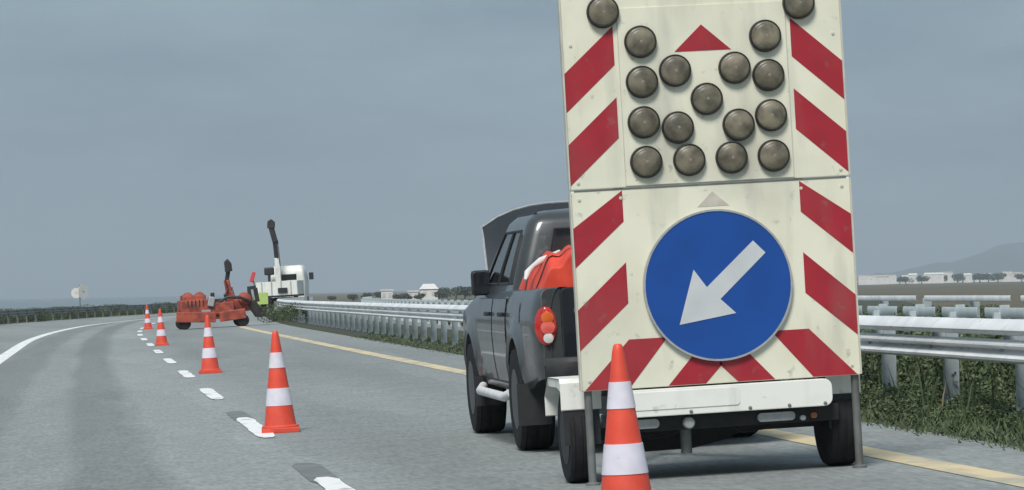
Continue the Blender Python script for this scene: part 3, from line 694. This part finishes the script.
# wheel arch liners, underbody
ub = MB()
ub.box((0, 2.6, .50), (1.30, 4.9, .16)); ub.box((0, .55, .60), (1.5, 1.0, .12)); ub.box((0, 4.75, .58), (1.4, .7, .2))
for x in (-.42, .42): ub.bar((x, .15, .50), (x, 4.9, .46), .08, .14)
ub.bar((-.70, RA, .37), (.70, RA, .37), .11, .11); ub.lathe([(.05, -.13), (.15, -.08), (.15, .08), (.05, .13)], 14, 'X', (.05, RA, .37))
for y in (RA, FA): ub.box((0, y, .80), (1.2, 1.0, .04))
for s in (-1, 1):
    for y in (RA, FA): ub.box((s * .60, y, .62), (.04, 1.0, .40))
ub.build('underbody', 'chassis', PK)
MB().tube([(.45, .9, .42), (.45, .25, .42), (.47, .05, .40)], .032, 10).build('exhaust', 'chassis', PK, smooth=True)
# cargo bed, tailgate, bumper
bd = MB(); bd.box((0, .86, .73), (1.44, 1.56, .04)); bd.box((0, 1.64, .94), (1.5, .05, .46)); bd.build('cargo_bed', 'chassis', PK)
rp_ = MB().plate(rrect(-.80, .80, .60, 1.165, .05), .012, .07); rp_.build('rear_frame', 'paint_grey', PK)
tg = MB().plate(rrect(-.675, .675, .665, 1.172, .04), -.012, .03); tgo = tg.build('tailgate', 'paint_dark', PK, bevel=.012)
MB().plate(rrect(-.12, .12, 1.02, 1.09, .02), -.022, -.008).build('handle', 'black_plastic', tgo)
MB().plate(rrect(-.585, -.50, .985, 1.03, .015), -.018, -.010).build('badge', 'chrome', tgo)
bp_ = MB()
rows = []
for x in np.linspace(-.80, .80, 15):
    yy = .02 + .13 * max(0, (abs(x) - .55) / .25) ** 2
    rows.append([(x, -.13 + yy, .50), (x, -.16 + yy, .54), (x, -.16 + yy, .66), (x, -.13 + yy, .69), (x, .05, .69), (x, .05, .50)])
bp_.grid(rows, closed=True); bpo = bp_.build('rear_bumper', 'black_plastic', PK, smooth=True)
MB().box((-.42, -.148, .685), (.34, .05, .02)).build('step_pad', 'lamp_grey', bpo)
MB().tube([(0, -.12, .46), (0, -.26, .46), (0, -.27, .52)], .025, 10).build('tow_ball', 'chrome', PK, smooth=True)
# tail lamps: rounded clusters wrapping the corner
for s in (-1, 1):
    rows = []
    for i in range(9):
        a = i / 8; rows.append([])
        for j in range(13):
            t = 2 * math.pi * j / 13
            k = math.cos(a * math.pi / 2)
            rows[-1].append((s * (.780 + .074 * math.cos(t) * k * (1.0)), .0 - .024 * math.sin(a * math.pi / 2) + .075 * max(0, math.cos(t)) * k, .912 + .138 * math.sin(t) * k))
    b = MB(); b.grid(rows, closed=True); tl = b.build('tail_light', 'tail_red', PK, smooth=True)
    for zc, rr, m_ in ((.968, .044, 'tail_amber'), (.900, .050, 'tail_pink'), (.828, .036, 'tail_white')):
        MB().lathe([(rr, .016), (rr * .96, .026), (rr * .6, .030), (.004, .031)], 18, 'Y', (s * .772, 0, zc)).build('lens', m_, tl, smooth=True)
# cab
def cw(z): return float(np.interp(z, [1.10, 1.18, 1.30, 1.45, 1.60, 1.67, 1.72, 1.745, 1.755], [.795, .785, .755, .71, .660, .63, .575, .48, .30]))
def cyb(z): return float(np.interp(z, [1.10, 1.30, 1.60, 1.68, 1.72, 1.745, 1.755], [1.68, 1.71, 1.79, 1.82, 1.88, 2.0, 2.2]))
def cyf(z): return float(np.interp(z, [1.10, 1.30, 1.60, 1.68, 1.72, 1.745, 1.755], [4.0, 3.72, 3.26, 3.14, 3.04, 2.9, 2.7]))
BX = [.0, .09, .91, 1.0]; SY = [0, .015, .075, .11, .44, .485, .915, 1.0]; FX = [0, .05, .95, 1.0]
def ring(z, off=0):
    w, a, c = cw(z) + off, cyb(z) - off, cyf(z) + off; r = min(.11, w * .35); pts = []
    sides = [((-w + r, a), (w - r, a), BX), ((w, a + r), (w, c - r), SY), ((w - r, c), (-w + r, c), FX), ((-w, c - r), (-w, a + r), [1 - q for q in reversed(SY)])]
    cor = [(w - r, a + r, -90), (w - r, c - r, 0), (-w + r, c - r, 90), (-w + r, a + r, 180)]
    for (p, q, fr_), (cx, cy, a0) in zip(sides, cor):
        for t_ in fr_: pts.append((p[0] + (q[0] - p[0]) * t_, p[1] + (q[1] - p[1]) * t_, z))
        for i in range(1, 5): g_ = R(a0 + 18 * i); pts.append((cx + r * math.cos(g_), cy + r * math.sin(g_), z))
    return pts
zz = [1.10, 1.18, 1.21, 1.26, 1.34, 1.42, 1.50, 1.56, 1.60, 1.64, 1.67, 1.70, 1.72, 1.735, 1.745, 1.752, 1.755]
rings = [ring(z) for z in zz]; NR = len(rings[0])
o1 = 4 + 4; o2 = o1 + 8 + 4; o3 = o2 + 4 + 4
WIN = {'rear_window': ([1], 3, 8), 'windscreen': ([o2 + 1], 2, 8), 'quarter_window': ([o1 + 1], 2, 7), 'side_window': ([o1 + 3], 2, 8), 'front_window': ([o1 + 5], 2, 8),
       'quarter_window#': ([o3 + 5], 2, 7), 'side_window#': ([o3 + 3], 2, 8), 'front_window#': ([o3 + 1], 2, 8)}
hole = {}
for nm, (js, i0, i1) in WIN.items():
    for i in range(i0, i1):
        for j in js: hole[(i, j)] = nm
cb = MB(); cv = [p for r_ in rings for p in r_]; cf = []; wfaces = {k_: [] for k_ in WIN}
for i in range(len(zz) - 1):
    for j in range(NR):
        k_ = (j + 1) % NR; q = (i * NR + j, i * NR + k_, (i + 1) * NR + k_, (i + 1) * NR + j)
        if (i, j) in hole: wfaces[hole[(i, j)]].append(q)
        else: cf.append(q)
cb.add(cv, cf); cb.add(rings[-1], [tuple(range(NR))])
inner = [ring(z, -.035) for z in zz[:-3]]; iv = [p for r_ in inner for p in r_]; jf = []      # lining
for i in range(len(inner) - 1):
    for j in range(NR):
        if (i, j) not in hole: k_ = (j + 1) % NR; jf.append((i * NR + j, (i + 1) * NR + j, (i + 1) * NR + k_, i * NR + k_))
cbo_ = cb.build('cab', 'paint_grey', PK, smooth=True)
li = MB(); li.add(iv, jf); li.add(inner[-1], [tuple(range(NR))]); li.build('headlining', 'lining', PK)
for nm, fs in wfaces.items():
    b = MB(); b.add(cv, fs); 
    used = sorted({i for q in fs for i in q}); ix = {v_: i for i, v_ in enumerate(used)}
    b = MB(); b.add([cv[i] for i in used], [tuple(ix[i] for i in q) for q in fs]); b.build(nm.strip('#'), 'car_glass', PK, smooth=True)
    # rubber seal round each opening
    n0 = min(q[0] for q in fs); n1 = min(q[1] for q in fs); m0 = max(q[3] for q in fs); m1 = max(q[2] for q in fs)
    lft = [cv[q[0]] for q in fs] + [cv[fs[-1][3]]]; rgt = [cv[q[1]] for q in fs] + [cv[fs[-1][2]]]
    MB().tube(lft, .011, 6).tube(rgt, .011, 6).tube([lft[0], rgt[0]], .011, 6).tube([lft[-1], rgt[-1]], .011, 6).build('window_seal', 'black_plastic', PK, smooth=True)
st_ = MB()
for x in (-.36, .36):
    for y in (2.05, 3.0):
        sb = MB(); sb.box((x, y, 1.12), (.46, .14, .56), rot=Matrix.Rotation(R(-10), 3, 'X')); so_ = sb.build('seat', 'lining', PK, bevel=.04)
        MB().box((x, y - .04, 1.47), (.26, .09, .17)).build('headrest', 'headrest', so_, bevel=.035)
MB().box((0, 3.62, 1.08), (1.3, .3, .14)).build('dashboard', 'black_plastic', PK, bevel=.03)
sw = MB(); sw.tube([(-.36 + .18 * math.cos(a_), 3.40 + .05 * math.sin(a_), 1.16 + .17 * math.sin(a_)) for a_ in np.linspace(0, 6.28, 20)], .014, 6); sw.build('steering_wheel', 'black_plastic', PK, smooth=True)
for s in (-1, 1): MB().tube([(s * .56, 1.95, 1.722), (s * .56, 3.0, 1.722)], .014, 8).build('roof_rail', 'black_plastic', PK, smooth=True)
MB().box((0, 1.86, 1.722), (.30, .05, .03)).build('brake_light', 'tail_red', PK, bevel=.006)
# bonnet standing open, hinged at the windscreen foot
HA = R(52); hy, hz = 4.00, 1.12; rows = []; rows2 = []
for i in range(11):
    u = -1 + 2 * i / 10; hwid = .71
    Lh = .93 - .22 * abs(u) ** 2.6; ra = []; rb = []
    for j in range(8):
        t = Lh * j / 7; x = u * hwid * (1.0 - .02 * j / 7) ; crown = .05 * (1 - u * u) * math.sin(math.pi * min(1, .25 + t)) 
        n_ = Vector((0, -math.sin(HA), math.cos(HA))); p = Vector((x, hy + t * math.cos(HA), hz + t * math.sin(HA))) + n_ * crown
        ra.append(p); rb.append(p - n_ * .035)
    rows.append(ra); rows2.append(rb)
hb = MB(); hb.grid(rows); hb.grid(rows2)
hb.grid([[r[-1] for r in rows], [r[-1] for r in rows2]]); hb.grid([rows[0], rows2[0]]); hb.grid([rows[-1], rows2[-1]]); hb.grid([[r[0] for r in rows], [r[0] for r in rows2]])
hob = hb.build('bonnet', 'paint_dark', PK, smooth=True)
# pale tube added along the bonnet's edge to draw a bright halo
edge = [r for r in rows[0]][1:] + [r[-1] for r in rows[1:]] + list(reversed(rows[-1]))[1:-1]
MB().tube([p for p in edge], .010, 6).build('edge_strip', 'lamp_grey', hob, smooth=True)
MB().tube([(.6, 4.7, .95), (.55, 4.45, 1.62)], .008, 6).build('prop_rod', 'chrome', PK)
eb = MB(); eb.box((0, 4.55, .80), (1.3, 1.0, .06)); eb.box((0, 4.5, .92), (.6, .6, .2)); eb.box((.45, 4.4, .9), (.25, .25, .2)); eb.build('engine_bay', 'chassis', PK, bevel=.01)
MB().plate(rrect(-.72, .72, .50, .95, .05), 5.02, 5.09).build('grille', 'black_plastic', PK)
for s in (-1, 1):
    MB().lathe([(.13, 0), (.12, .03), (.01, .04)], 18, 'Y', (s * .60, 5.11, .82)).build('headlight', 'tail_white', PK)
    # mirrors
    mr = MB().box((s * .845, 3.40, 1.225), (.15, .09, .20)); mo = mr.build('mirror', 'black_plastic', PK, bevel=.03)
    MB().bar((s * .78, 3.44, 1.15), (s * .84, 3.42, 1.17), .04, .04).build('arm', 'black_plastic', mo)
    MB().plate(rrect(s * .845 - .062, s * .845 + .062, 1.14, 1.31, .03), 3.352, 3.356).build('mirror_glass', 'glass_dark', mo)
    # running board
    rbd = MB().tube([(s * .84, 1.78, .40), (s * .88, 1.90, .37), (s * .88, 3.55, .37), (s * .84, 3.68, .40)], .036, 10); rbd.build('side_step', 'step_alu', PK, smooth=True)
    MB().box((s * .80, RA - .50, .35), (.24, .012, .30)).build('mud_flap', 'black_plastic', PK)
    MB().box((s * .79, FA - .50, .36), (.22, .012, .24)).build('mud_flap', 'black_plastic', PK)
    for y in (RA, FA): wheel(PK, (s * .755, y, TRAD), TRAD, .26, s, .60, ('rubber', 'rim_dark'))
# load in the bed: crumpled orange sheet over a heap, white roll along its edge
nx, ny = 64, 48; rows = []
rg = random.Random(21)
for i in range(nx + 1):
    u = -1 + 2 * i / nx; row = []
    for j in range(ny + 1):
        w = j / ny; x = u * .80; y = .16 + w * 1.38
        hgt = 1.185 + .27 * (1 - abs(u) ** 12.0) * (.62 + .38 * math.sin(math.pi * min(1, .12 + w * .9)) ** .7)
        hgt -= .10 * max(0, -u - .2) ** 1.5; hgt += .018 * math.sin(9 * u + 5 * w) + .020 * math.sin(34 * u - 6 * w) + .012 * math.sin(17 * w + 3 * u) * math.sin(13 * u) + rg.uniform(-.002, .002)
        row.append((x, y, hgt))
    rows.append(row)
tp = MB(); tp.grid(rows)
tp.grid([[(x, y, .77) for x, y, z in r_] for r_ in (rows[0], rows[-1])] if False else [[(p[0], p[1], p[2]) for p in rows[0]], [(p[0], p[1], .77) for p in rows[0]]])
tp.grid([[p for p in rows[-1]], [(p[0], p[1], .77) for p in rows[-1]]])
tp.grid([[r_[0] for r_ in rows], [(r_[0][0], r_[0][1], .77) for r_ in rows]]); tp.grid([[r_[-1] for r_ in rows], [(r_[-1][0], r_[-1][1], .77) for r_ in rows]])
to = tp.build('tarpaulin', 'tarp_orange', None, smooth=True); to.matrix_basis = PK.matrix_basis.copy()
tag(to, 'crumpled orange tarpaulin over the load in the pickup bed', 'tarpaulin')
for w_ in (.22, .60):                                  # lashing straps across the sheet
    jj = int(w_ * ny); stp = MB(); stp.grid([[(r_[jj][0] * 1.004, r_[jj][1] - .02, r_[jj][2] + .007), (r_[jj][0] * 1.004, r_[jj][1] + .02, r_[jj][2] + .007)] for r_ in rows]); stp.build('strap', 'black_plastic', to)
rl = MB().tube([(-.84, .55, 1.235), (-.815, .60, 1.285), (-.77, .66, 1.325), (-.70, .72, 1.365), (-.62, .76, 1.395), (-.55, .80, 1.43)], [.010, .024, .018, .026, .020, .008], 10)
ro = rl.build('cloth_roll', 'tarp_white', None, smooth=True); ro.matrix_basis = PK.matrix_basis.copy()
tag(ro, 'white rolled cloth lying on the edge of the orange tarpaulin', 'cloth')

# ------------------------------------------------------------------ orange excavator on the closed lane
EX = empty('compact_excavator', frame(4.95, 113, .05), 'small orange wheeled excavator with upright arm standing past the cones', 'excavator')
for x in (-1.0, .98):
    for y in (-.62, .62): wheel(EX, (x, y, .205), .205, .24, 1, .55, ('rubber', 'chassis')).rotation_euler = (0, 0, R(-90))
e = MB(); e.box((0, 0, .40), (2.2, .9, .22)); e.box((-.55, 0, .52), (1.2, 1.0, .16)); e.build('undercarriage', 'machine_orange', EX, bevel=.03)
e = MB(); e.box((-.62, 0, .74), (1.02, 1.15, .50)); e.box((-.62, 0, 1.04), (.80, .98, .24)); eo = e.build('engine_cover', 'machine_orange', EX, bevel=.05)
for k in range(5): MB().box((-.85 + .13 * k, -.58, .86), (.05, .02, .22)).build('vent', 'machine_dark', eo)
for k in range(4): MB().tube([(.45, -.25 + .12 * k, .95), (.58, -.3 + .12 * k, 1.25 + .05 * k), (.50, -.2 + .1 * k, 1.6)], .018, 6).build('hose', 'rubber', EX, smooth=True)
MB().lathe([(.02, -.5), (.17, -.46), (.20, 0), (.17, .46), (.02, .5)], 12, 'Y', (-.80, 0, 1.06)).build('fuel_tank', 'machine_orange', EX, smooth=True)
MB().lathe([(.02, -.42), (.15, -.38), (.18, 0), (.15, .38), (.02, .42)], 12, 'Y', (-.40, 0, 1.08)).build('air_tank', 'machine_orange', EX, smooth=True)
MB().box((-.62, -.80, .40), (1.34, .06, .36), rot=Matrix.Rotation(R(3), 3, 'Y')).build('side_skirt', 'machine_orange', EX, bevel=.03)
MB().box((.62, -.80, .40), (.90, .06, .34), rot=Matrix.Rotation(R(-5), 3, 'Y')).build('side_skirt', 'machine_orange', EX, bevel=.03)
MB().box((-.06, -.5, .90), (.22, .26, .34), rot=Matrix.Rotation(R(12), 3, 'Y')).build('valve_block', 'lamp_grey', EX, bevel=.04)
MB().tube([(.2, -.5, .85), (.5, -.55, 1.02), (.95, -.5, .98), (1.25, -.4, .85)], .05, 8).build('handrail', 'machine_dark', EX, smooth=True)
MB().lathe([(.02, -.3), (.2, -.24), (.24, 0), (.2, .24), (.02, .3)], 12, 'Y', (1.12, -.1, .92)).build('cable_drum', 'machine_orange', EX, smooth=True)
MB().box((-1.08, -.3, .62), (.10, .34, .22)).build('counterweight', 'machine_dark', EX, bevel=.03)
MB().box((-.25, -.57, .55), (.30, .04, .16)).build('tool_box', 'lamp_grey', EX, bevel=.01)
MB().box((.62, -.57, .50), (.16, .04, .14)).build('plate', 'white_paint', EX)
e = MB(); e.box((.28, 0, .66), (.86, 1.1, .42)); e.build('body', 'machine_orange', EX, bevel=.05)
e = MB(); e.box((.05, 0, 1.0), (.10, .5, .40)); e.box((.20, 0, .93), (.36, .5, .10)); e.build('seat', 'machine_dark', EX, bevel=.03)
MB().tube([(.50, 0, .88), (.44, 0, 1.12)], .02, 6).build('steering_column', 'machine_dark', EX)
e = MB(); e.bar((.70, 0, .62), (.62, 0, 1.20), .22, .30); e.bar((.62, 0, 1.15), (.56, 0, 1.60), .16, .20); bo = e.build('boom', 'machine_orange', EX, bevel=.03)
MB().tube([(.85, 0, .75), (.72, 0, 1.35)], .035, 8).build('hydraulic_ram', 'chrome', bo)
e = MB(); e.bar((.56, 0, 1.55), (.64, 0, 1.95), .12, .14); dk_ = e.build('dipper_arm', 'machine_dark', EX, bevel=.02)
e = MB().plate([(.54, 1.86), (.76, 1.90), (.74, 2.16), (.62, 2.32), (.52, 2.22)], -.2, .2); e.build('bucket', 'machine_dark', EX, bevel=.02)
e = MB(); e.bar((.75, 0, .70), (1.38, 0, .74), .40, .44); e.build('front_arm', 'machine_orange', EX, bevel=.05)
e = MB(); e.bar((1.25, 0, 1.28), (1.55, 0, 1.30), .14, .12); e.bar((1.30, 0, 1.25), (1.35, 0, .85), .14, .12); e.bar((1.52, 0, 1.28), (1.58, 0, .80), .16, .14); e.bar((1.35, 0, .80), (1.62, 0, .36), .5, .30)
e.build('breaker_attachment', 'machine_dark', EX, bevel=.02)
MB().plate([(1.52, .28), (1.78, .28), (1.82, .55), (1.62, .62)], -.5, .5).build('blade', 'machine_dark', EX)

# ------------------------------------------------------------------ white crane truck far ahead on the shoulder
tx, ty_ = ground_px(277, 190)
TK = empty('crane_truck', frame(tx, ty_, -.20), 'white flatbed truck with a tall dark loading crane, beyond the excavator', 'truck')
for s in (-1, 1):
    for y in (.9, 4.0): wheel(TK, (s * .95, y, .42), .42, .26, s)
e = MB(); e.bar((-.4, 0, .70), (-.4, 5.2, .70), .12, .2); e.bar((.4, 0, .70), (.4, 5.2, .70), .12, .2); e.build('chassis', 'chassis', TK)
bedo = MB().box((0, 1.4, .88), (2.36, 3.0, .10)).build('flatbed', 'chassis', TK)
for x, y, dx, dy in ((-1.17, 1.4, .04, 3.0), (1.17, 1.4, .04, 3.0), (0, -.1, 2.30, .04)):
    MB().box((x, y, 1.33), (dx, dy, .80)).build('side_board', 'white_paint', bedo, bevel=.01)
for k in range(4): MB().box((-.85 + .56 * k, -.14, 1.33), (.05, .05, .78)).build('board_post', 'lamp_grey', bedo)
MB().box((-.92, -.17, .80), (.78, .03, .66)).build('lime_panel', 'lime', TK)
MB().box((.35, -.18, 1.2), (.55, .03, .30)).build('dark_panel', 'chassis', TK)
MB().box((-1.35, -.1, 2.05), (.22, .03, .62), rot=Matrix.Rotation(R(20), 3, 'Y')).build('red_board', 'sign_red', TK)
MB().bar((-1.2, -.1, .95), (-1.32, -.1, 1.9), .05, .05).build('board_bracket', 'chassis', TK)
rows = []
for z, w, a, c in ((.75, 1.0, 3.3, 5.3), (1.6, 1.02, 3.3, 5.35), (2.15, .98, 3.35, 5.0), (2.5, .92, 3.45, 4.8), (2.62, .80, 3.6, 4.6)):
    r_ = .15; pts = []
    for cx, cy, a0 in ((w - r_, a + r_, -90), (w - r_, c - r_, 0), (-w + r_, c - r_, 90), (-w + r_, a + r_, 180)):
        for i in range(4): q = R(a0 + 30 * i); pts.append((.18 + cx + r_ * math.cos(q), cy + r_ * math.sin(q), z))
    rows.append(pts)
e = MB(); e.grid(rows, closed=True); e.add(rows[-1], [tuple(range(16))]); cbo = e.build('cab', 'white_paint', TK, smooth=True)
MB().box((.18, 3.33, 1.95), (1.1, .06, .34)).build('rear_window', 'glass_dark', cbo)
for s in (-1, 1): MB().box((.18 + s * 1.22, 4.9, 1.95), (.26, .12, .42)).build('mirror', 'black_plastic', cbo, bevel=.03)
MB().bar((-.25, 2.7, .95), (-.25, 2.7, 3.1), .30, .30).build('crane_column', 'white_paint', TK, bevel=.02)
MB().box((-.75, 2.6, 2.35), (.55, .5, .45)).build('crane_control', 'machine_dark', TK, bevel=.08)
jb = MB(); jb.bar((-.25, 2.7, 3.05), (-.30, 2.6, 4.15), .24, .26); jb.bar((-.30, 2.55, 4.05), (-.50, 2.5, 5.0), .30, .30); jo = jb.build('crane_jib', 'machine_dark', TK, bevel=.03)
MB().plate([(-.70, 4.85), (-.28, 4.85), (-.26, 5.2), (-.45, 5.38), (-.66, 5.25)], 2.3, 2.7).build('grab', 'machine_dark', jo, bevel=.03)
MB().tube([(-.10, 2.6, 2.6), (-.16, 2.5, 3.9)], .05, 8).build('hydraulic_ram', 'chrome', jo)

# ------------------------------------------------------------------ pair of round signs on a post, left
sx, sy = ground_px(79, 222)
SG = empty('road_sign', upright(sx, sy, -.45), 'two white round road signs on one thin post by the left guardrail', 'sign')
MB().tube([(0, 0, 0), (0, 0, 2.55)], .035, 10).build('post', 'zinc_pole', SG, smooth=True)
for x, r_, z, ang in ((-.24, .34, 2.02, 0), (.22, .50, 2.10, 48)):
    b = MB().lathe([(r_, 0), (r_, .02)], 32, 'Y'); fc = b.build('sign_face', 'wall_white', SG, loc=(x, -.06, z)); fc.rotation_euler = (0, 0, R(ang))
    MB().box((0, -.024, 0), (r_ * .4, .004, r_ * .12)).build('mark', 'sign_red', fc)

# ------------------------------------------------------------------ haze
hz_ = MB().box((0, 4800, 90), (19000, 10400, 190)); hm = bpy.data.materials.new('haze_air'); hm.use_nodes = True
hn = hm.node_tree.nodes; hn.clear(); pv = hn.new("ShaderNodeVolumePrincipled"); ho = hn.new("ShaderNodeOutputMaterial")
pv.inputs['Color'].default_value = (.74, .84, .92, 1); pv.inputs['Density'].default_value = 2.3e-4; pv.inputs['Anisotropy'].default_value = 0.0
hm.node_tree.links.new(pv.outputs[0], ho.inputs['Volume'])
hzo = hz_.build('haze', hm); tag(hzo, 'pale overcast haze filling the air', 'haze', kind='stuff')
